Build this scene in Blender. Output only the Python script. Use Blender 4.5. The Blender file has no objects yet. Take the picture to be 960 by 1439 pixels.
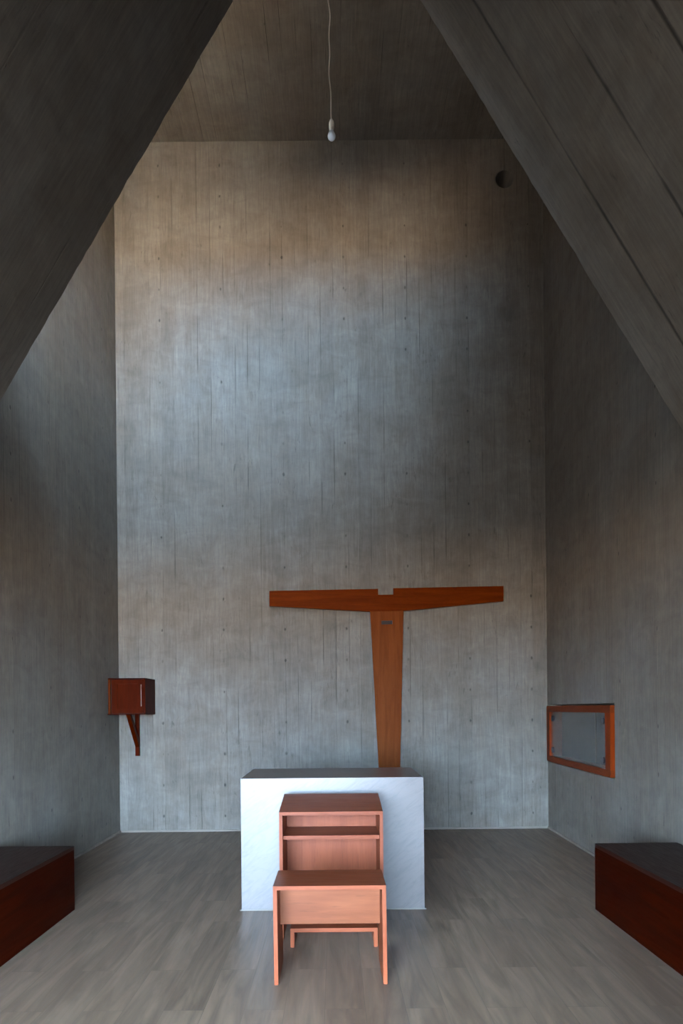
import bpy, bmesh, math, random
from mathutils import Vector, Matrix

random.seed(7)
SC = bpy.context.scene
COL = SC.collection

# ------------------------------------------------------------------ camera model
F = 960.0            # focal length in pixels of the 960 x 1439 frame
VX, VY = 470.0, 996.0  # where the level viewing axis meets the frame
H = 1.45             # eye height
ROLL = math.radians(0.55)
SR, CR = math.sin(ROLL), math.cos(ROLL)


def ray(px, py):
    u, v = px - VX, VY - py
    return (u * CR + v * SR) / F, (-u * SR + v * CR) / F


def at(px, py, d):
    """point seen at a pixel, at distance d"""
    a, b = ray(px, py)
    return Vector((a * d, d, H + b * d))


def fl(px, py, z=0.0):
    """point of the horizontal plane z seen at a pixel"""
    a, b = ray(px, py)
    d = (z - H) / b
    return Vector((a * d, d, z))


# ------------------------------------------------------------------ mesh helpers
def link(o, parent=None):
    COL.objects.link(o)
    if parent is not None:
        o.parent = parent
    return o


def finish(name, bm, mat, parent=None, bevel=0.0, smooth=False, loc=None):
    if bevel > 0:
        es = [e for e in bm.edges if len(e.link_faces) == 2 and e.calc_face_angle(0) > 0.6]
        bmesh.ops.bevel(bm, geom=es, offset=bevel, segments=2, profile=0.6, affect='EDGES')
    bmesh.ops.recalc_face_normals(bm, faces=bm.faces[:])
    me = bpy.data.meshes.new(name)
    bm.to_mesh(me)
    bm.free()
    if mat is not None:
        me.materials.append(mat)
    if smooth:
        for p in me.polygons:
            p.use_smooth = True
    o = bpy.data.objects.new(name, me)
    if loc is not None:
        o.location = loc
    return link(o, parent)


def box(bm, x0, x1, y0, y1, z0, z1):
    vs = [bm.verts.new(c) for c in ((x0, y0, z0), (x1, y0, z0), (x1, y1, z0), (x0, y1, z0),
                                    (x0, y0, z1), (x1, y0, z1), (x1, y1, z1), (x0, y1, z1))]
    for f in ((0, 3, 2, 1), (4, 5, 6, 7), (0, 1, 5, 4), (1, 2, 6, 5), (2, 3, 7, 6), (3, 0, 4, 7)):
        bm.faces.new([vs[i] for i in f])
    return vs


def prism(bm, pts, axis, a0, a1):
    """extrude a closed outline. axis 'Y': pts are (x,z); axis 'X': pts are (y,z); axis 'Z': (x,y)"""
    def mk(p, a):
        if axis == 'Y':
            return (p[0], a, p[1])
        if axis == 'X':
            return (a, p[0], p[1])
        return (p[0], p[1], a)
    A = [bm.verts.new(mk(p, a0)) for p in pts]
    B = [bm.verts.new(mk(p, a1)) for p in pts]
    n = len(pts)
    bm.faces.new(A)
    bm.faces.new(B[::-1])
    for i in range(n):
        j = (i + 1) % n
        bm.faces.new((A[j], A[i], B[i], B[j]))


def lathe(bm, prof, seg=32, cx=0, cy=0):
    rings = []
    for r, z in prof:
        if r < 1e-6:
            rings.append([bm.verts.new((cx, cy, z))])
        else:
            rings.append([bm.verts.new((cx + r * math.cos(2 * math.pi * k / seg),
                                        cy + r * math.sin(2 * math.pi * k / seg), z)) for k in range(seg)])
    for a, b in zip(rings, rings[1:]):
        for k in range(seg):
            k2 = (k + 1) % seg
            if len(a) == 1 and len(b) == 1:
                continue
            if len(a) == 1:
                bm.faces.new((a[0], b[k], b[k2]))
            elif len(b) == 1:
                bm.faces.new((a[k], a[k2], b[0]))
            else:
                bm.faces.new((a[k], a[k2], b[k2], b[k]))


def tube(bm, pts, r, seg=10):
    rings = []
    for i, p in enumerate(pts):
        p = Vector(p)
        t = (Vector(pts[min(i + 1, len(pts) - 1)]) - Vector(pts[max(i - 1, 0)])).normalized()
        ref = Vector((1, 0, 0)) if abs(t.x) < 0.9 else Vector((0, 1, 0))
        n = t.cross(ref).normalized()
        b = t.cross(n).normalized()
        rings.append([bm.verts.new(p + (n * math.cos(2 * math.pi * k / seg) + b * math.sin(2 * math.pi * k / seg)) * r)
                      for k in range(seg)])
    for a, b in zip(rings, rings[1:]):
        for k in range(seg):
            k2 = (k + 1) % seg
            bm.faces.new((a[k], a[k2], b[k2], b[k]))
    bm.faces.new(rings[0][::-1])
    bm.faces.new(rings[-1])


def structure(o):
    o['kind'] = 'structure'
    return o


def thing(name, label, cat, loc=(0, 0, 0), rz=0.0, group=None):
    o = bpy.data.objects.new(name, None)
    o.empty_display_size = 0.1
    COL.objects.link(o)
    o.location = loc
    o.rotation_euler = (0, 0, rz)
    o['label'] = label
    o['category'] = cat
    if group:
        o['group'] = group
    return o


# ------------------------------------------------------------------ materials
class NT:
    def __init__(self, name):
        self.m = bpy.data.materials.new(name)
        self.m.use_nodes = True
        self.t = self.m.node_tree
        for n in list(self.t.nodes):
            self.t.nodes.remove(n)
        self.out = self.n('ShaderNodeOutputMaterial')
        self.b = self.n('ShaderNodeBsdfPrincipled')
        self.t.links.new(self.b.outputs[0], self.out.inputs[0])

    def n(self, kind, **kw):
        n = self.t.nodes.new(kind)
        for k, v in kw.items():
            setattr(n, k, v)
        return n

    def put(self, sock, v):
        if isinstance(v, bpy.types.NodeSocket):
            self.t.links.new(v, sock)
        else:
            sock.default_value = v

    def math(self, op, a, b=0.0, c=0.0, clamp=False):
        n = self.n('ShaderNodeMath', operation=op, use_clamp=clamp)
        self.put(n.inputs[0], a)
        self.put(n.inputs[1], b)
        self.put(n.inputs[2], c)
        return n.outputs[0]

    def xyz(self, x, y, z):
        n = self.n('ShaderNodeCombineXYZ')
        for i, v in enumerate((x, y, z)):
            self.put(n.inputs[i], v)
        return n.outputs[0]

    def coords(self):
        tc = self.n('ShaderNodeTexCoord')
        s = self.n('ShaderNodeSeparateXYZ')
        self.t.links.new(tc.outputs['Object'], s.inputs[0])
        return s.outputs[0], s.outputs[1], s.outputs[2]

    def noise(self, vec, scale=1.0, detail=3.0, rough=0.5, dist=0.0):
        n = self.n('ShaderNodeTexNoise')
        self.put(n.inputs['Vector'], vec)
        n.inputs['Scale'].default_value = scale
        n.inputs['Detail'].default_value = detail
        n.inputs['Roughness'].default_value = rough
        n.inputs['Distortion'].default_value = dist
        return n.outputs['Fac']

    def remap(self, v, a, b, c=0.0, d=1.0, smooth=True):
        n = self.n('ShaderNodeMapRange', interpolation_type='SMOOTHSTEP' if smooth else 'LINEAR')
        self.put(n.inputs[0], v)
        for i, x in zip((1, 2, 3, 4), (a, b, c, d)):
            self.put(n.inputs[i], x)
        return n.outputs[0]

    def mix(self, fac, a, b, blend='MIX'):
        n = self.n('ShaderNodeMix', data_type='RGBA', blend_type=blend)
        self.put(n.inputs[0], fac)
        self.put(n.inputs[6], a if isinstance(a, bpy.types.NodeSocket) else (*a, 1))
        self.put(n.inputs[7], b if isinstance(b, bpy.types.NodeSocket) else (*b, 1))
        return n.outputs[2]

    def gray(self, v):
        n = self.n('ShaderNodeCombineColor')
        for i in range(3):
            self.put(n.inputs[i], v)
        return n.outputs[0]

    def bump(self, h, dist=0.002, strength=1.0):
        n = self.n('ShaderNodeBump')
        n.inputs['Strength'].default_value = strength
        n.inputs['Distance'].default_value = dist
        self.put(n.inputs['Height'], h)
        self.put(self.b.inputs['Normal'], n.outputs[0])

    def set(self, **kw):
        for k, v in kw.items():
            k = k.replace('_', ' ')
            if k == 'Base Color' and not isinstance(v, bpy.types.NodeSocket):
                v = (*v, 1)
            self.put(self.b.inputs[k], v)


def concrete(name, across, along, bw=0.147, base=(0.40, 0.385, 0.36), joint=0.5, dots=True, off=0.0, seams=0.0, stain=1.0):
    """board-marked concrete: boards of width bw side by side along one axis"""
    g = NT(name)
    c = dict(zip('XYZ', g.coords()))
    u = g.math('ADD', c[across], off)
    v = c[along]
    vor = g.n('ShaderNodeTexVoronoi', voronoi_dimensions='1D', feature='DISTANCE_TO_EDGE')
    vor2 = g.n('ShaderNodeTexVoronoi', voronoi_dimensions='1D', feature='F1')
    us = g.math('DIVIDE', u, bw)
    for k in (vor, vor2):
        g.put(k.inputs['W'], us)
        k.inputs['Scale'].default_value = 1.0
        k.inputs['Randomness'].default_value = 0.25
    edge = vor.outputs['Distance']
    sep = g.n('ShaderNodeSeparateColor')
    g.t.links.new(vor2.outputs['Color'], sep.inputs[0])
    tone = sep.outputs[0]
    tone2 = sep.outputs[1]
    # each board its own stretch of grain
    vshift = g.math('MULTIPLY', tone2, 37.0)
    vv = g.math('ADD', v, vshift)
    grain = g.noise(g.xyz(g.math('MULTIPLY', u, 55.0), g.math('MULTIPLY', vv, 1.3), tone), 1.0, 5.0, 0.6, 0.4)
    figure = g.noise(g.xyz(g.math('MULTIPLY', u, 16.0), g.math('MULTIPLY', vv, 2.2), tone), 1.0, 4.0, 0.6, 2.2)
    blotch = g.noise(g.xyz(g.math('MULTIPLY', u, 1.6), g.math('MULTIPLY', v, 1.0), 3.1), 1.0, 5.0, 0.6, 0.3)
    fine = g.noise(g.xyz(c['X'], c['Y'], c['Z']), 9.0, 6.0, 0.7)
    # joints come and go along their length
    jm = g.math('ADD', seams, g.noise(g.xyz(g.math('MULTIPLY', g.math('ROUND', us), 7.3), g.math('MULTIPLY', v, 1.1), 0.0), 1.0, 3.0, 0.6))
    jw = g.math('MULTIPLY', g.remap(jm, 0.42, 0.62), 0.03)
    line = g.math('MULTIPLY', g.remap(edge, 0.0, g.math('ADD', jw, 0.006), 1.0, 0.0), g.remap(jm, 0.40, 0.66, 0.06, 1.0))
    val = g.remap(grain, 0.25, 0.75, 0.86, 1.12, False)
    val = g.math('MULTIPLY', val, g.remap(figure, 0.25, 0.75, 0.84, 1.16, False))
    val = g.math('MULTIPLY', val, g.remap(tone, 0.0, 1.0, 0.92, 1.06, False))
    val = g.math('MULTIPLY', val, g.remap(blotch, 0.28, 0.72, 1.0 - 0.20 * stain, 1.0 + 0.13 * stain, False))
    val = g.math('MULTIPLY', val, g.remap(fine, 0.3, 0.7, 0.94, 1.06, False))
    # smudges: cloudy patches crossing the boards
    smud = g.noise(g.xyz(g.math('MULTIPLY', u, 3.2), g.math('MULTIPLY', v, 5.5), 23.0), 1.0, 6.0, 0.68, 0.6)
    val = g.math('MULTIPLY', val, g.remap(smud, 0.30, 0.70, 1.0 - 0.19 * stain, 1.0 + 0.12 * stain, False))
    # worn dark scrapes in the board surface
    scr = g.noise(g.xyz(g.math('MULTIPLY', u, 30.0), g.math('MULTIPLY', vv, 7.0), 9.0), 1.0, 6.0, 0.72, 0.8)
    scm = g.noise(g.xyz(g.math('MULTIPLY', u, 2.4), g.math('MULTIPLY', v, 1.5), 17.0), 1.0, 2.0)
    scr = g.math('MULTIPLY', g.remap(scr, 0.56, 0.72), g.remap(scm, 0.44, 0.60))
    val = g.math('MULTIPLY', val, g.math('SUBTRACT', 1.0, g.math('MULTIPLY', scr, 0.45)))
    val = g.math('MULTIPLY', val, g.math('SUBTRACT', 1.0, g.math('MULTIPLY', line, joint)))
    height = g.math('ADD', g.math('MULTIPLY', grain, 0.5), g.math('MULTIPLY', line, -1.2))
    height = g.math('SUBTRACT', height, g.math('MULTIPLY', scr, 0.5))
    if dots:  # nail marks in rows, a regular grid
        du, dv = 0.735, 0.37
        fu = g.math('SUBTRACT', g.math('FRACT', g.math('DIVIDE', u, du)), 0.5)
        fv = g.math('SUBTRACT', g.math('FRACT', g.math('DIVIDE', v, dv)), 0.5)
        wob = g.math('MULTIPLY', g.math('SUBTRACT', fine, 0.5), 0.03)
        dd = g.math('SQRT', g.math('ADD', g.math('POWER', g.math('MULTIPLY', fu, du * 1.35), 2.0),
                                   g.math('POWER', g.math('MULTIPLY', fv, dv * 0.8), 2.0)))
        dd = g.math('ADD', dd, wob)
        vis = g.noise(g.xyz(g.math('FLOOR', g.math('DIVIDE', u, du)), g.math('FLOOR', g.math('DIVIDE', v, dv)), 5.5), 3.7, 0.0)
        dot = g.math('MULTIPLY', g.remap(dd, 0.007, 0.019, 1.0, 0.0), g.remap(vis, 0.35, 0.6, 0.15, 1.0))
        val = g.math('MULTIPLY', val, g.math('SUBTRACT', 1.0, g.math('MULTIPLY', dot, 0.6)))
        height = g.math('SUBTRACT', height, dot)
    warm = g.mix(g.remap(blotch, 0.35, 0.65), (base[0] * 1.03, base[1] * 0.99, base[2] * 0.95),
                 (base[0] * 0.98, base[1] * 1.0, base[2] * 1.03))
    colr = g.mix(1.0, warm, g.gray(val), 'MULTIPLY')
    g.set(Base_Color=colr, Roughness=g.remap(fine, 0.3, 0.7, 0.50, 0.70, False))
    g.b.inputs['Specular IOR Level'].default_value = 0.22
    g.bump(height, 0.004, 0.8)
    return g.m


def wood(name, along, dark, light, scale=1.0, rough=0.42, contrast=1.0, spec=0.10):
    """fine straight-grained hardwood, grain running along an axis of the part"""
    g = NT(name)
    x, y, z = g.coords()
    k = {'X': (1.0, 14.0, 14.0), 'Y': (14.0, 1.0, 14.0), 'Z': (14.0, 14.0, 1.0)}[along]
    v = g.xyz(g.math('MULTIPLY', x, k[0] * scale), g.math('MULTIPLY', y, k[1] * scale), g.math('MULTIPLY', z, k[2] * scale))
    band = g.noise(v, 1.2, 3.0, 0.55, 0.8)
    v2 = g.xyz(g.math('MULTIPLY', x, k[0] * 6 * scale), g.math('MULTIPLY', y, k[1] * 6 * scale), g.math('MULTIPLY', z, k[2] * 6 * scale))
    fib = g.noise(v2, 1.0, 4.0, 0.65, 0.2)
    pores = g.math('MULTIPLY', g.remap(fib, 0.56, 0.68), 0.22 * contrast)
    f = g.math('ADD', g.math('MULTIPLY', band, 0.7), g.math('MULTIPLY', fib, 0.3))
    colr = g.mix(g.remap(f, 0.5 - 0.22 / contrast, 0.5 + 0.22 / contrast), dark, light)
    colr = g.mix(1.0, colr, g.gray(g.math('SUBTRACT', 1.0, pores)), 'MULTIPLY')
    g.set(Base_Color=colr, Roughness=g.remap(fib, 0.3, 0.7, rough - 0.05, rough + 0.08, False))
    g.b.inputs['Specular IOR Level'].default_value = spec
    g.bump(fib, 0.0006, 0.5)
    return g.m


def plain(name, colr, rough=0.5, metal=0.0, var=0.08, spec=0.5):
    g = NT(name)
    x, y, z = g.coords()
    n = g.noise(g.xyz(x, y, z), 14.0, 4.0)
    g.set(Base_Color=g.mix(n, [c * (1 - var) for c in colr], [min(1, c * (1 + var)) for c in colr]),
          Roughness=rough, Metallic=metal)
    g.b.inputs['Specular IOR Level'].default_value = spec
    return g.m


def laminate():
    g = NT('laminate_planks')
    x, y, z = g.coords()
    br = g.n('ShaderNodeTexBrick')
    br.offset = 0.37
    br.offset_frequency = 2
    br.inputs['Scale'].default_value = 1.0
    br.inputs['Brick Width'].default_value = 1.38
    br.inputs['Row Height'].default_value = 0.195
    br.inputs['Mortar Size'].default_value = 0.0012
    br.inputs['Mortar Smooth'].default_value = 0.3
    br.inputs['Color1'].default_value = (0, 0, 0, 1)
    br.inputs['Color2'].default_value = (1, 1, 1, 1)
    br.inputs['Mortar'].default_value = (0.5, 0.5, 0.5, 1)
    g.put(br.inputs['Vector'], g.xyz(g.math('ADD', y, 0.33), g.math('ADD', x, 0.06), 0.0))
    sep = g.n('ShaderNodeSeparateColor')
    g.t.links.new(br.outputs['Color'], sep.inputs[0])
    rnd = sep.outputs[0]
    sh = g.math('MULTIPLY', rnd, 23.0)
    yy = g.math('ADD', y, sh)
    cloud = g.noise(g.xyz(g.math('MULTIPLY', x, 11.0), g.math('MULTIPLY', yy, 1.1), sh), 1.0, 4.0, 0.55, 1.0)
    fib = g.noise(g.xyz(g.math('MULTIPLY', x, 110.0), g.math('MULTIPLY', yy, 3.0), sh), 1.0, 4.0, 0.6)
    f = g.math('ADD', g.math('MULTIPLY', cloud, 0.75), g.math('MULTIPLY', fib, 0.25))
    colr = g.mix(g.remap(f, 0.30, 0.70, 0, 1), (0.0890, 0.0551, 0.0344), (0.1890, 0.1279, 0.0837))
    val = g.remap(rnd, 0, 1, 0.88, 1.08, False)
    val = g.math('MULTIPLY', val, g.remap(br.outputs['Fac'], 0, 1, 1.0, 0.55, False))
    colr = g.mix(1.0, colr, g.gray(val), 'MULTIPLY')
    g.set(Base_Color=colr, Roughness=g.remap(fib, 0.3, 0.7, 0.36, 0.50, False))
    g.b.inputs['Specular IOR Level'].default_value = 0.4
    g.bump(g.math('SUBTRACT', g.math('MULTIPLY', fib, 0.4), br.outputs['Fac']), 0.0008, 0.5)
    return g.m


def marble():
    g = NT('white_marble')
    x, y, z = g.coords()
    d = g.math('ADD', g.math('MULTIPLY', x, 0.75), g.math('MULTIPLY', z, -1.0))
    d2 = g.math('ADD', g.math('MULTIPLY', x, 1.0), g.math('MULTIPLY', z, 0.75))
    v = g.xyz(g.math('MULTIPLY', d, 7.0), g.math('MULTIPLY', d2, 1.6), g.math('MULTIPLY', y, 3.0))
    n1 = g.noise(v, 1.0, 6.0, 0.6, 1.2)
    n2 = g.noise(v, 2.6, 6.0, 0.62, 1.6)
    vein = g.remap(g.math('ABSOLUTE', g.math('SUBTRACT', n1, 0.5)), 0.0, 0.05, 1.0, 0.0)
    soft = g.remap(n2, 0.45, 0.72)
    fac = g.math('ADD', g.math('MULTIPLY', vein, 0.25), g.math('MULTIPLY', soft, 0.45), clamp=True)
    colr = g.mix(fac, (0.0930, 0.0750, 0.0660), (0.0640, 0.0525, 0.0475))
    g.set(Base_Color=colr, Roughness=0.32)
    g.b.inputs['Specular IOR Level'].default_value = 0.45
    return g.m


def glass():
    g = NT('clear_glass')
    g.set(Base_Color=(0.95, 0.98, 0.97), Roughness=0.02, IOR=1.45)
    g.b.inputs['Transmission Weight'].default_value = 1.0
    return g.m


CB = dict(base=(0.1305, 0.1102, 0.0878))
M = {
    'conc_back': concrete('board_concrete_back', 'X', 'Z', off=0.21, **CB),
    'conc_left': concrete('board_concrete_left', 'Y', 'Z', off=0.05, joint=0.35, **CB),
    'conc_right': concrete('board_concrete_right', 'Y', 'Z', off=0.31, joint=0.4, **CB),
    'conc_front': concrete('board_concrete_front', 'X', 'Z', off=0.0, **CB),
    'conc_ceiling': concrete('board_concrete_ceiling', 'X', 'Y', off=0.11, dots=False, **CB),
    'conc_slope_l': concrete('board_concrete_slope_left', 'Y', 'Z', bw=0.52, joint=0.25, dots=False, off=0.2, **CB),
    'conc_slope_r': concrete('board_concrete_slope_right', 'Y', 'Z', bw=0.50, joint=0.75, seams=0.12, dots=False, off=0.24, **CB),
    'floor': laminate(),
    'marble': marble(),
    'glass': glass(),
    'plinth': plain('pale_floor_edging', (0.1190, 0.1015, 0.0805), 0.6),
    'base': wood('skirting_wood', 'X', (0.1350, 0.1080, 0.0853), (0.1913, 0.1566, 0.1242), rough=0.5),
    'seatX': wood('reddish_wood_crosswise', 'X', (0.1229, 0.0263, 0.0090), (0.1776, 0.0430, 0.0157), rough=0.40),
    'seatZ': wood('reddish_wood_upright', 'Z', (0.1276, 0.0277, 0.0095), (0.1844, 0.0449, 0.0165), rough=0.42),
    'cross': wood('cross_wood', 'X', (0.0643, 0.0090, 0.0003), (0.1028, 0.0166, 0.0006), rough=0.45, spec=0.02),
    'crossZ': wood('cross_wood_upright', 'Z', (0.0943, 0.0211, 0.0043), (0.1394, 0.0365, 0.0085), rough=0.45, spec=0.02),
    'benchY': wood('dark_bench_wood', 'Y', (0.0075, 0.0005, 0.0001), (0.0230, 0.0019, 0.0001), rough=0.38, spec=0.02),
    'bench_top': wood('dark_bench_seat', 'Y', (0.0115, 0.0034, 0.0018), (0.0199, 0.0054, 0.0029), rough=0.40, spec=0.12),
    'cabZ': wood('cabinet_wood', 'Z', (0.0275, 0.0024, 0.0000), (0.0464, 0.0047, 0.0001), rough=0.4, spec=0.02),
    'cabX': wood('cabinet_wood_crosswise', 'X', (0.0177, 0.0012, 0.0000), (0.0273, 0.0021, 0.0000), rough=0.4, spec=0.02),
    'frameZ': wood('frame_wood_upright', 'Z', (0.1046, 0.0138, 0.0021), (0.1413, 0.0211, 0.0035), rough=0.32, spec=0.02),
    'bounce_roof': plain('sand_bounce_roof', (0.58, 0.54, 0.48), 0.8),
    'paving': plain('outdoor_paving', (0.020, 0.018, 0.016), 0.8),
    'apron': wood('reddish_wood_apron', 'X', (0.1011, 0.0260, 0.0083), (0.1516, 0.0444, 0.0155), scale=0.8, rough=0.42),
    'benchX': wood('dark_bench_wood_end', 'X', (0.0075, 0.0005, 0.0001), (0.0230, 0.0019, 0.0001), rough=0.38, spec=0.02),
    'frameX': wood('frame_wood_rail', 'X', (0.0803, 0.0128, 0.0026), (0.1125, 0.0206, 0.0044), rough=0.32, spec=0.02),
    'stile': wood('cabinet_wood_stile', 'Z', (0.0488, 0.0091, 0.0013), (0.0698, 0.0133, 0.0021), rough=0.4, spec=0.02),
    'recess': plain('grey_recess_lining', (0.0350, 0.0350, 0.0364), 0.5, spec=0.2),
    'black': plain('black_metal', (0.012, 0.012, 0.013), 0.4),
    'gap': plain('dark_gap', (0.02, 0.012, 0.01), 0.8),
    'brass': plain('pale_handle', (0.1820, 0.1190, 0.0840), 0.3),
    'cable': plain('white_cable', (0.472, 0.397, 0.321), 0.5),
    'socket': plain('cream_socket', (0.661, 0.605, 0.491), 0.4),
    'bulb': plain('opal_bulb', (0.661, 0.690, 0.709), 0.25),
}

# ------------------------------------------------------------------ the room
YB = 8.16            # back wall
XL = -2.572         # left wall
ZC = H + 801.0 / F * YB - 0.02     # high ceiling
YG = 4.5             # free edge of the sloping slabs
YN = -0.35            # entrance wall
T = 0.45             # wall thickness


def xr(y):
    return 2.46 + 0.027 * (y - 5.0)


XRB = xr(YB)
# slopes of the two slabs as the photo shows their free edges
pl0, pl1 = at(328, 0, YG), at(0, 563, YG)
pr0, pr1 = at(591, 0, YG), at(960, 606, YG)
SL = (pl0.z - pl1.z) / (pl0.x - pl1.x)
SRt = (pr0.z - pr1.z) / (pr0.x - pr1.x)
XA = (pr0.z - SRt * pr0.x - pl0.z + SL * pl0.x) / (SL - SRt)
ZA = pl0.z + SL * (XA - pl0.x)


def zl(x):
    return ZA + SL * (x - XA)


def zr(x):
    return ZA + SRt * (x - XA)


bm = bmesh.new()
box(bm, XL - 0.3, XRB + 0.3, YN - T, YB + 0.3, -0.15, 0.0)
structure(finish('floor', bm, M['floor']))


def slab_hole(bm, u0, u1, v0, v1, hole, mk, t0, t1):
    poly_hole(bm, [(u0, v0), (u1, v0), (u1, v1), (u0, v1)], hole, mk, t0, t1)


def poly_hole(bm, outer, hole, mk, t0, t1):
    """a wall slab with one polygonal hole; mk(u, v, t) gives the point"""
    def ringset(t):
        O = [bm.verts.new(mk(u, v, t)) for u, v in outer]
        I = [bm.verts.new(mk(u, v, t)) for u, v in hole]
        es = [bm.edges.new((O[i], O[(i + 1) % len(O)])) for i in range(len(O))]
        es += [bm.edges.new((I[i], I[(i + 1) % len(I)])) for i in range(len(I))]
        bmesh.ops.triangle_fill(bm, use_beauty=True, use_dissolve=False, edges=es)
        return O, I
    O0, I0 = ringset(t0)
    O1, I1 = ringset(t1)
    for A, B in ((O0, O1), (I0, I1)):
        for i in range(len(A)):
            j = (i + 1) % len(A)
            bm.faces.new((A[i], A[j], B[j], B[i]))


# back wall with the round vent hole
vc = at(709, 252, YB)
VR = 13.3 / F * YB
circ = [(vc.x + VR * math.cos(2 * math.pi * k / 40), vc.z + VR * math.sin(2 * math.pi * k / 40)) for k in range(40)]
bm = bmesh.new()
slab_hole(bm, XL - T, XRB + T, -0.15, ZC + 0.4, circ, lambda u, v, t: (u, t, v), YB, YB + T)
structure(finish('wall_back', bm, M['conc_back']))

YF = 4.3
YLS = YF - 0.8


def step(ys):
    """outline of a side wall: high beside the upper room, low beside the nave"""
    return [(YN - T, -0.15), (YB, -0.15), (YB, ZC + 0.3), (ys, ZC + 0.3), (ys, 3.7), (YN - T, 3.7)]


# left wall, with an unseen slot added to light a streak on the right wall
bm = bmesh.new()
streak_slot = [(4.55, 4.9), (4.84, 4.9), (4.84, 6.9), (4.55, 6.9)]
poly_hole(bm, step(YLS), streak_slot, lambda u, v, t: (t, u, v), XL, XL - T)
structure(finish('wall_left', bm, M['conc_left']))

# right wall with the recess of the glazed frame
a, b = ray(859.5, 1093)
NY0 = next(y for y in [5.5 + 0.001 * i for i in range(2600)] if xr(y) - 0.02 <= a * y)
NZ0 = H + b * NY0
a, b = ray(861, 991)
NZ1 = H + b * NY0
NY1 = 8.10
bm = bmesh.new()
hole = [(NY0 - 0.035, NZ0 - 0.012), (NY1 + 0.015, NZ0 - 0.012), (NY1 + 0.015, NZ1 + 0.015), (NY0 - 0.035, NZ1 + 0.02)]


def mkr(u, v, t):
    return (xr(u) + t, u, v)


poly_hole(bm, step(YF - 0.8), hole, mkr, 0.0, T)
structure(finish('wall_right', bm, M['conc_right']))


# sloping slabs: an inclined plate each, its free edge slightly chipped
def slope(name, x_out, zf, mat, sgn):
    bm = bmesh.new()
    th = 0.22
    n = 90
    rows = []
    x_in = XA
    for i in range(n + 1):
        t = i / n
        x = x_in + (x_out - x_in) * t
        jag = random.uniform(-0.004, 0.004) + (random.random() < 0.07) * random.uniform(-0.009, 0.0)
        y_edge = YG + jag
        z = zf(x)
        rows.append([bm.verts.new((x, y_edge, z)), bm.verts.new((x, YN, z)),
                     bm.verts.new((x, YN, z + th * 1.9)), bm.verts.new((x, YG, z + th * 1.9))])
    for a, b in zip(rows, rows[1:]):
        for k in range(4):
            k2 = (k + 1) % 4
            bm.faces.new((a[k], a[k2], b[k2], b[k]))
    bm.faces.new(rows[0])
    bm.faces.new(rows[-1][::-1])
    return structure(finish(name, bm, mat))


slope('ceiling_left', XL - 0.2, zl, M['conc_slope_l'], -1)
slope('ceiling_right', XRB + 0.2, zr, M['conc_slope_r'], 1)

# unseen plates added on top of the slabs, pale to bounce warm light upward
for nm, xo, zf in (('bounce_roof_left', XL - 0.3, zl), ('bounce_roof_right', XRB + 0.3, zr)):
    bm = bmesh.new()
    prism(bm, [(XA, ZA + 0.42), (xo, zf(xo) + 0.42), (xo, zf(xo) + 0.46), (XA, ZA + 0.46)], 'Y', YN - T, YG - 0.02)
    structure(finish(nm, bm, M['bounce_roof']))

# entrance wall with the tall open doorway behind the camera
DX0, DX1, DZ, SHADE_PORCH = -2.05, 0.45, 2.65, 1.6
bm = bmesh.new()
prism(bm, [(DX0, -0.15), (DX0, DZ), (DX1, DZ), (DX1, -0.15), (XRB + T, -0.15), (XRB + T, zr(XRB + T)), (XA, ZA + 0.42),
           (XL - T, zl(XL - T)), (XL - T, -0.15)], 'Y', YN - T, YN)
structure(finish('wall_entrance', bm, M['conc_front']))

# ------------------------------------------------------------------ upper room above the slabs
UZ = 6.95
WX, WT = -0.65, 0.8
win = [(-2.10, 5.05), (WX, 6.55), (WX, UZ), (-2.10, UZ)]  # unseen window, outline and deep reveal shaped to throw the back wall's light patch
bm = bmesh.new()
outer = [(XL, zl(XL) + 0.1), (XA, ZA + 0.1), (XRB, zr(XRB) + 0.1), (XRB, ZC), (XL, ZC)]
poly_hole(bm, outer, win, lambda u, v, t: (u, t, v), YF, YF - WT)
structure(finish('wall_front', bm, M['conc_front']))
bm = bmesh.new()
box(bm, XL, XRB, YF - WT, YB, ZC, ZC + 0.3)
structure(finish('ceiling', bm, M['conc_ceiling']))

# bottom of the vent hole and the back of the glazed recess: solid concrete behind both
bm = bmesh.new()
box(bm, XRB + 0.15, XRB + T, NY0 - 0.03, YB, NZ0 - 0.10, NZ1 + 0.10)
structure(finish('trim_3', bm, M['conc_right']))

# ground outside, dark against bounce, and an unseen canopy added to block high sky
bm = bmesh.new()
box(bm, -14, 14, YN - 22, YN - T, -0.2, -0.05)
structure(finish('ground', bm, M['paving']))
bm = bmesh.new()
box(bm, -3, 3, YN - T - SHADE_PORCH, YN - T, DZ, DZ + 0.3)
structure(finish('slab_shade_canopy', bm, M['conc_front']))

SKY_LO, SKY_HI = 0.22, 2.7
# world: open sky above, dry ground below the horizon
w = bpy.data.worlds.new('sky')
SC.world = w
w.use_nodes = True
t = w.node_tree
bg = t.nodes['Background']
tc = t.nodes.new('ShaderNodeTexCoord')
sp = t.nodes.new('ShaderNodeSeparateXYZ')
t.links.new(tc.outputs['Generated'], sp.inputs[0])
rp = t.nodes.new('ShaderNodeValToRGB')
t.links.new(sp.outputs[2], rp.inputs[0])
mr = t.nodes.new('ShaderNodeMapRange')
t.links.new(sp.outputs[2], mr.inputs[0])
mr.inputs[1].default_value = -1; mr.inputs[2].default_value = 1
t.links.new(mr.outputs[0], rp.inputs[0])
e = rp.color_ramp.elements
e[0].position = 0.0; e[0].color = (0.60, 0.49, 0.38, 1)
e[1].position = 1.0; e[1].color = (0.85, 1.08, 1.38, 1)
k = e.new(0.49); k.color = (0.62, 0.51, 0.40, 1)
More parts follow.
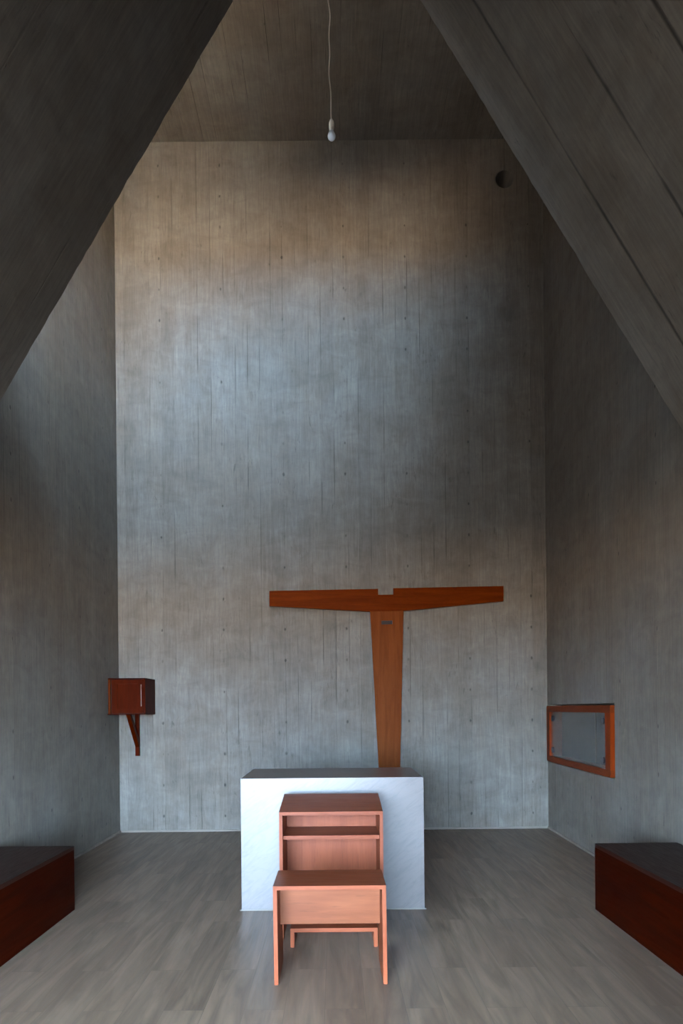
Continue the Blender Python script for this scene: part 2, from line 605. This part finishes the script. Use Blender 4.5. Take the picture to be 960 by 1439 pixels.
k = e.new(0.51); k.color = (0.56, 0.86, 1.26, 1)
# sky brightness shaped by direction: lights the left wall, keeps the right darker
dt = t.nodes.new('ShaderNodeVectorMath')
dt.operation = 'DOT_PRODUCT'
t.links.new(tc.outputs['Generated'], dt.inputs[0])
dt.inputs[1].default_value = (0.50, -0.866, 0.0)
m2 = t.nodes.new('ShaderNodeFloatCurve')
m2.mapping.extend = 'HORIZONTAL'
cv = m2.mapping.curves[0]
cv.points[0].location = (0.33, SKY_LO / 4)
cv.points[1].location = (1.0, SKY_HI / 4)
for p_ in ((0.50, 0.56), (0.86, 0.40)):
    cv.points.new(*p_)
for p_ in cv.points:
    p_.handle_type = 'VECTOR'
m2.mapping.update()
t.links.new(dt.outputs['Value'], m2.inputs['Value'])
m3 = t.nodes.new('ShaderNodeMath')
m3.operation = 'MULTIPLY'
m3.inputs[1].default_value = 4.0
t.links.new(m2.outputs[0], m3.inputs[0])
mx = t.nodes.new('ShaderNodeVectorMath')
mx.operation = 'SCALE'
t.links.new(rp.outputs[0], mx.inputs[0])
t.links.new(m3.outputs[0], mx.inputs['Scale'])
t.links.new(mx.outputs[0], bg.inputs[0])
bg.inputs[1].default_value = 1.0

# ------------------------------------------------------------------ skirting
h = 0.022
bm = bmesh.new()
box(bm, XL, XRB, YB - 0.014, YB, 0, h)
structure(finish('baseboard_back', bm, M['base'], bevel=0.004))
bm = bmesh.new()
box(bm, XL, XL + 0.014, YN, YB - 0.014, 0, h)
structure(finish('baseboard_left', bm, M['base'], bevel=0.004))
bm = bmesh.new()
prism(bm, [(xr(YN), YN), (xr(YB), YB - 0.014), (xr(YB) - 0.014, YB - 0.014), (xr(YN) - 0.014, YN)], 'Z', 0, h)
structure(finish('baseboard_right', bm, M['base'], bevel=0.004))

# ------------------------------------------------------------------ altar
f0, f1 = fl(340, 1279.5), fl(597, 1277.5)
yA = (f0.y + f1.y) / 2
xA0, xA1 = f0.x, f1.x
zA = (at(339.7, 1094.4, yA).z + at(596, 1092, yA).z) / 2
dA = 0.82
altar = thing('altar', 'white veined marble block altar standing on the floor before the wooden cross', 'altar', ((xA0 + xA1) / 2, yA, 0))
w2 = (xA1 - xA0) / 2
bm = bmesh.new()
box(bm, -w2, w2, 0, dA, 0.008, zA)
finish('block', bm, M['marble'], altar, bevel=0.003)
bm = bmesh.new()
box(bm, -w2 - 0.012, w2 + 0.012, -0.006, dA + 0.006, 0, 0.008)
finish('base_strip', bm, M['plinth'], altar)

# ------------------------------------------------------------------ prayer desk behind the stool
g0, g1 = at(392, 1142, 4.30), at(538.2, 1139.5, 4.30)
yD = 4.30
dD = 0.47
xD = (g0.x + g1.x) / 2
wD = (g1.x - g0.x) / 2
zD0 = (g0.z + g1.z) / 2
b0, b1 = at(398.4, 1115.8, yD + dD), at(530.2, 1114.3, yD + dD)
zD1 = (b0.z + b1.z) / 2
tk = 0.0215
desk = thing('prayer_desk', 'reddish wooden prayer desk with sloping top and open shelf in front of the altar', 'desk', (xD, yD, 0))
for sgn in (-1, 1):
    bm = bmesh.new()
    x0, x1 = (-wD, -wD + tk) if sgn < 0 else (wD - tk, wD)
    prism(bm, [(0, 0), (dD, 0), (dD, zD1 - tk), (0, zD0 - tk)], 'X', x0, x1)
    finish('side_panel', bm, M['seatZ'], desk, bevel=0.0015)
bm = bmesh.new()
prism(bm, [(0, zD0 - tk), (dD, zD1 - tk), (dD, zD1), (0, zD0)], 'X', -wD, wD)
finish('sloping_top', bm, M['seatX'], desk, bevel=0.0015)
zs = (at(398.7, 1174.6, yD + 0.05).z + at(532.8, 1173.5, yD + 0.05).z) / 2
bm = bmesh.new()
box(bm, -wD + tk, wD - tk, 0.05, dD - 0.08, zs - 0.024, zs)
finish('shelf', bm, M['seatX'], desk, bevel=0.0012)
bm = bmesh.new()
box(bm, -wD + tk, wD - tk, dD - 0.08, dD - 0.06, 0.06, zD0 + 0.02)
finish('back_panel', bm, M['seatZ'], desk)

# ------------------------------------------------------------------ low kneeler between desk and stool
yK = 4.155
k0, k1 = fl(408.3, 1332.5), fl(531.2, 1331.5)
k0, k1 = at(408.3, 1331, yK), at(531.2, 1331, yK)
zK = (at(408.5, 1304.6, yK).z + at(531, 1304, yK).z) / 2
wK = (k1.x - k0.x) / 2
kn = thing('kneeler', 'low reddish wooden kneeler on the floor under the stool and desk', 'kneeler', ((k0.x + k1.x) / 2, yK, 0))
tk2 = 0.024
dK = 0.27
bm = bmesh.new()
box(bm, -wK, wK, 0, dK, zK - tk2, zK)
finish('kneeling_board', bm, M['seatX'], kn, bevel=0.0015)
for sgn in (-1, 1):
    bm = bmesh.new()
    x0, x1 = (-wK, -wK + tk2) if sgn < 0 else (wK - tk2, wK)
    box(bm, x0, x1, 0, dK, 0, zK - tk2)
    finish('leg', bm, M['seatZ'], kn, bevel=0.0015)

# ------------------------------------------------------------------ stool
yS = (fl(387, 1384.5).y + fl(540.5, 1383).y) / 2
s0, s1 = at(383.4, 1245.5, yS), at(542.6, 1244.2, yS)
zS = (s0.z + s1.z) / 2
wS = (s1.x - s0.x) / 2
dS = 0.355
stool = thing('stool', 'reddish wooden stool with plank sides and central apron, nearest the camera', 'stool', ((s0.x + s1.x) / 2, yS, 0))
tk3 = 0.0215
bm = bmesh.new()
box(bm, -wS, wS, 0, dS, zS - tk3, zS)
finish('seat', bm, M['seatX'], stool, bevel=0.0018)
for sgn in (-1, 1):
    bm = bmesh.new()
    lo, hi = 0.006, 0.0
    if sgn < 0:
        pts = [(-wS, zS - tk3), (-wS + tk3, zS - tk3), (-wS + tk3 + lo * 0.5, 0), (-wS + lo * 0.5, 0)]
    else:
        pts = [(wS, zS - tk3), (wS - tk3, zS - tk3), (wS - tk3 - lo * 0.5 + 0.006, 0), (wS - lo * 0.5 + 0.006, 0)]
    prism(bm, pts, 'Y', 0, dS)
    finish('side_panel', bm, M['seatZ'], stool, bevel=0.0018)
yAp = 0.185
zAp = (at(393, 1298.5, yS + yAp).z + at(533, 1297.5, yS + yAp).z) / 2
bm = bmesh.new()
box(bm, -wS + tk3, wS - tk3, yAp, yAp + 0.022, zAp, zS - tk3)
finish('apron', bm, M['apron'], stool, bevel=0.001)

# ------------------------------------------------------------------ cross
yC = YB - 0.055
pix = [(378.5, 830.4), (531.5, 827.4), (531.5, 835.8), (552.7, 835.5), (552.7, 826.6), (707.6, 823.5), (707.6, 844.7), (567.2, 858.4)]
pts = []
for p in pix:
    q = at(p[0], p[1], yC)
    pts.append((q.x, q.z))
qr, ql = at(562.4, 1078, yC), at(532.3, 1078, yC)
qi = at(520.3, 859.4, yC)
pr = Vector((pts[7][0], pts[7][1]))
sl_r = (qr.x - pr.x) / (qr.z - pr.y)
sl_l = (ql.x - qi.x) / (ql.z - qi.z)
bl = at(378.5, 851.6, yC)
xc = (pts[2][0] + pts[3][0]) / 2
cross = thing('cross', 'tall reddish brown wooden T shaped cross against the back wall behind the altar', 'cross', (xc, yC, 0))
zj = (pts[7][1] + qi.z) / 2
slot = []
for p in ((536.2, 872.2), (551.6, 872.0), (551.6, 877.3), (536.2, 877.6)):
    q = at(p[0], p[1], yC)
    slot.append((q.x - xc, q.z))
stem = [(qi.x - xc, qi.z), (pr.x - xc, pr.y),
        (pr.x + sl_r * (0 - pr.y) - xc, 0), (qi.x + sl_l * (0 - qi.z) - xc, 0)]
bm = bmesh.new()
poly_hole(bm, stem, slot, lambda u, v, t: (u, t, v), 0.0, 0.05)
finish('upright', bm, M['crossZ'], cross)
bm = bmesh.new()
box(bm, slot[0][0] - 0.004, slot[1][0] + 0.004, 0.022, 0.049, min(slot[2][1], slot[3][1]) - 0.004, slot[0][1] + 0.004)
sp_ = finish('slot_dark_fill', bm, M['gap'], cross)  # dark fill hides the lit wall behind, so the slot reads dark
sp_['label'] = 'dark fill in the small slot'
bm = bmesh.new()
arm = [(p[0] - xc, p[1]) for p in pts] + [(qi.x - xc, qi.z), (bl.x - xc, bl.z)]
prism(bm, arm, 'Y', -0.0008, 0.05)
finish('crossbeam', bm, M['cross'], cross, bevel=0.002)

# ------------------------------------------------------------------ tabernacle on its bracket
dT = 0.425
yT = YB - dT
t0, t1 = at(151.8, 953.3, yT), at(204, 953.2, yT)
u0 = at(151.8, 1004.6, yT)
tw = t1.x - t0.x
thh = t0.z - u0.z
tab = thing('tabernacle', 'small brown wooden cabinet on a bracket in the left back corner', 'cabinet', (max(t0.x, XL + 0.008), yT, u0.z))
p_ = 0.014
bm = bmesh.new()      # carcass: open box
box(bm, 0, p_, 0.0, dT, p_, thh - p_)
box(bm, tw - p_, tw, 0.0, dT, p_, thh - p_)
box(bm, 0, tw, dT - p_, dT, p_, thh - p_)
finish('carcass', bm, M['cabZ'], tab, bevel=0.001)
bm = bmesh.new()
box(bm, 0, tw, -0.004, dT, thh - p_, thh)
finish('top_board', bm, M['cabX'], tab, bevel=0.001)
bm = bmesh.new()
box(bm, -0.006, tw, -0.008, dT, 0, p_)
finish('bottom_board', bm, M['cabX'], tab, bevel=0.001)
bm = bmesh.new()
box(bm, 0.004, p_ + 0.012, -0.002, 0.03, p_, thh - p_)
finish('hinge_stile', bm, M['stile'], tab)
dx0, dx1 = p_ + 0.024, tw - p_ - 0.002
dz0, dz1 = p_ + 0.004, thh - p_ - 0.004
door = bmesh.new()
sw, rh = 0.062, 0.046
slab_hole(door, dx0, dx1, dz0, dz1, [(dx0 + sw, dz0 + rh), (dx1 - sw - 0.012, dz0 + rh), (dx1 - sw - 0.012, dz1 - rh), (dx0 + sw, dz1 - rh)],
          lambda u, v, t: (u, t, v), 0.002, 0.030)
door = finish('door', door, M['cabZ'], tab, bevel=0.001)
bm = bmesh.new()
box(bm, dx0 + sw, dx1 - sw - 0.012, 0.022, 0.029, dz0 + rh, dz1 - rh)
finish('door_panel', bm, M['cabZ'], door)
bm = bmesh.new()
hx = dx1 - 0.030
box(bm, hx - 0.0028, hx + 0.0028, -0.010, -0.004, dz0 + 0.075, dz1 - 0.055)
box(bm, hx - 0.003, hx + 0.003, -0.006, 0.005, dz0 + 0.085, dz0 + 0.093)
box(bm, hx - 0.003, hx + 0.003, -0.006, 0.005, dz1 - 0.075, dz1 - 0.067)
hd = finish('handle', bm, M['brass'], door, bevel=0.001)
hd['label'] = 'thin pale metal pull bar'
bm = bmesh.new()
box(bm, p_, tw - p_, 0.034, 0.038, p_, thh - p_)
finish('gap_shade_panel', bm, M['gap'], tab)  # dark sheet behind the door stands in for shade in the hinge gap
# bracket
z_b = at(192, 1062, YB).z - u0.z
xb = tw / 2 + 0.003
bm = bmesh.new()
box(bm, xb - 0.023, xb + 0.023, dT - 0.045, dT, z_b, 0)
finish('mounting_post', bm, M['cabZ'], tab, bevel=0.002)
bm = bmesh.new()
zz = z_b + 0.11
prism(bm, [(0.03, 0), (0.10, 0), (dT - 0.045, zz + 0.09), (dT - 0.045, zz)], 'X', xb - 0.022, xb + 0.022)
finish('bracket_strut', bm, M['cabZ'], tab, bevel=0.002)

# ------------------------------------------------------------------ glazed frame in the right wall
# local frame: origin on the wall face at the near lower corner, x along the wall towards the back, y out of the wall
ang = math.atan2(1.0, 0.027)
gl = NY1 - NY0
gh = NZ1 - NZ0
frame = thing('glazed_wall_frame', 'reddish wooden frame with glass pane let into the right wall', 'frame', (xr(NY0), NY0, NZ0), ang)
sw1, sw2, r1, r2 = 0.125, 0.115, 0.068, 0.066
PR, IN = 0.028, -0.13
bm = bmesh.new()
box(bm, 0, gl, IN, PR, gh - r1, gh)
finish('top_rail', bm, M['frameX'], frame, bevel=0.003)
bm = bmesh.new()
box(bm, 0, gl, IN, PR, 0, r2)
finish('bottom_rail', bm, M['frameX'], frame, bevel=0.003)
bm = bmesh.new()
box(bm, 0, sw1, IN, PR, r2, gh - r1)
finish('near_stile', bm, M['frameZ'], frame, bevel=0.003)
bm = bmesh.new()
box(bm, gl - sw2, gl, IN, PR, r2, gh - r1)
finish('far_stile', bm, M['frameZ'], frame, bevel=0.003)
bm = bmesh.new()
box(bm, sw1, gl - sw2, IN, IN + 0.01, r2, gh - r1)
finish('back_panel', bm, M['recess'], frame)
bm = bmesh.new()
gx = sw1 + (gl - sw1 - sw2) * 0.36
box(bm, gx - 0.006, gx + 0.006, IN + 0.01, IN + 0.02, r2, gh - r1)
finish('dividing_strip', bm, M['plinth'], frame)
bm = bmesh.new()
box(bm, sw1 - 0.002, gl - sw2 + 0.002, 0.004, 0.010, r2 - 0.002, gh - r1 + 0.002)
finish('glass_pane', bm, M['glass'], frame)
for cx_ in (sw1 + 0.075, gl - sw2 - 0.075):
    for cz_ in (r2 + 0.075, gh - r1 - 0.075):
        bm = bmesh.new()
        lathe(bm, [(0, 0.0), (0.032, 0.0), (0.034, 0.004), (0.034, 0.010), (0.028, 0.014), (0, 0.014)], 24)
        bm.transform(Matrix.Translation((cx_, 0.010, cz_)) @ Matrix.Rotation(math.radians(-90), 4, 'X'))
        k_ = finish('fixing_disc', bm, M['black'], frame, smooth=False)
        k_['label'] = 'black round glass fixing'

# ------------------------------------------------------------------ benches
def bench(label, xf, back, y0, y1, z, front):
    """xf: room-side face, back(y): wall-side edge, front: +1 faces right, -1 faces left"""
    o = thing('bench', label, 'bench', (xf, (y0 + y1) / 2, 0))
    c = (y1 - y0) / 2
    yc = (y0 + y1) / 2
    tk = 0.028

    def bk(y):
        return back(y + yc) - xf
    bm = bmesh.new()
    prism(bm, [(0, -c), (0, c), (bk(c), c), (bk(-c), -c)], 'Z', z - tk, z)
    finish('seat_board', bm, M['bench_top'], o, bevel=0.002)
    bm = bmesh.new()
    box(bm, min(0, -front * 0.03), max(0, -front * 0.03), -c, c, 0, z - tk)
    finish('front_panel', bm, M['benchY'], o, bevel=0.0015)
    for ya in (-c, c - 0.03):
        bm = bmesh.new()
        e = bk(ya) + front * 0.004
        box(bm, min(-front * 0.03, e), max(-front * 0.03, e), ya, ya + 0.03, 0, z - tk)
        finish('end_panel', bm, M['benchX'], o)


bL = fl(105, 1278.2)
zb = at(105, 1188.8, bL.y).z
bench('long dark red wooden box bench along the left wall', bL.x, lambda y: XL + 0.016, 0.3, bL.y, zb, 1)
bR = fl(836.8, 1277.6)
zb = at(836.8, 1185, bR.y).z
bench('long dark red wooden box bench along the right wall', bR.x, lambda y: xr(y) - 0.018, 0.3, bR.y, zb, -1)

# ------------------------------------------------------------------ bare bulb on its cable
yL = 5.0
lb = at(466.2, 197.2, yL)
lamp = thing('pendant_bulb', 'bare unlit opal bulb hanging on a thin white cable from the ceiling', 'lamp', (lb.x, yL, lb.z))
bm = bmesh.new()
R = 0.0295
prof = [(0, 0)] + [(R * math.sin(a), R - R * math.cos(a)) for a in [math.pi * k / 16 for k in range(1, 11)]]
prof += [(0.0235, 0.0505), (0.0190, 0.0595), (0.0150, 0.067), (0.0135, 0.074), (0, 0.074)]
lathe(bm, prof, 32)
finish('bulb', bm, M['bulb'], lamp, smooth=True)
bm = bmesh.new()
lathe(bm, [(0, 0.066), (0.0150, 0.066), (0.0165, 0.072), (0.0165, 0.084), (0.0185, 0.088), (0.0195, 0.098), (0.0195, 0.116),
           (0.0180, 0.130), (0.0130, 0.143), (0.0065, 0.154), (0.0045, 0.160), (0, 0.160)], 28)
finish('socket', bm, M['socket'], lamp, smooth=True)
zt = ZC - lb.z
pts = []
n = 90
for i in range(n + 1):
    t = i / n
    z = 0.155 + (zt - 0.155) * t
    k_ = min(1.0, t * 6) * min(1.0, (1 - t) * 6)
    x = k_ * (0.006 * math.sin(z * 9.0) + 0.0045 * math.sin(z * 21 + 1.0)) - 0.014 * min(1, z / 1.0)
    pts.append((x, k_ * 0.005 * math.cos(z * 12), z))
bm = bmesh.new()
tube(bm, pts, 0.0042, 10)
finish('cable', bm, M['cable'], lamp, smooth=True)
bm = bmesh.new()
ex = pts[-1][0]
lathe(bm, [(0, zt - 0.035), (0.02, zt - 0.035), (0.04, zt - 0.02), (0.045, zt), (0, zt)], 28, ex, 0)
finish('ceiling_rose', bm, M['socket'], lamp, smooth=False)

# ------------------------------------------------------------------ lining of the round hole
vent = thing('vent_pipe', 'dark round hole with pipe lining high in the back wall beside the sloping slab', 'vent', (vc.x, YB, vc.z))
bm = bmesh.new()
r0, r1_ = VR - 0.001, VR - 0.008
lathe(bm, [(r1_, 0.0), (r0, 0.0), (r0, T), (0, T), (0, T - 0.01), (r1_, T - 0.01), (r1_, 0.0)], 40)
bm.transform(Matrix.Rotation(math.radians(-90), 4, 'X'))
finish('lining', bm, M['conc_front'], vent, smooth=False)

# sun added behind the chapel, left: bounces warm light in off the plates
sun = bpy.data.lights.new('sun', 'SUN')
sun.energy = 12.0
sun.color = (1.0, 0.92, 0.80)
sun.angle = math.radians(0.6)
so = bpy.data.objects.new('sun', sun)
COL.objects.link(so)
so.location = (-12, 10, 20)
so.rotation_euler = Vector((0.47, -0.44, -0.76)).to_track_quat('-Z', 'Y').to_euler()

cam = bpy.data.cameras.new('camera')
co = bpy.data.objects.new('camera', cam)
COL.objects.link(co)
co.location = (0, 0, H)
co.rotation_euler = (Matrix.Rotation(math.radians(90), 3, 'X') @ Matrix.Rotation(-ROLL, 3, 'Z')).to_euler()
cam.sensor_fit = 'VERTICAL'
cam.sensor_height = 36.0
cam.sensor_width = 24.0
cam.lens = F / 1439.0 * 36.0
cam.shift_x = (480 - VX) / 1439.0
cam.shift_y = (VY - 719.5) / 1439.0
cam.clip_start = 0.05
SC.camera = co

SC.view_settings.view_transform = 'Standard'
SC.view_settings.look = 'None'
SC.view_settings.gamma = 1.0
SC.view_settings.use_curve_mapping = False
SC.view_settings.exposure = 6.28
SC.cycles.max_bounces = 10
SC.cycles.diffuse_bounces = 6
SC.cycles.use_denoising = True
SC.cycles.sample_clamp_indirect = 5.0
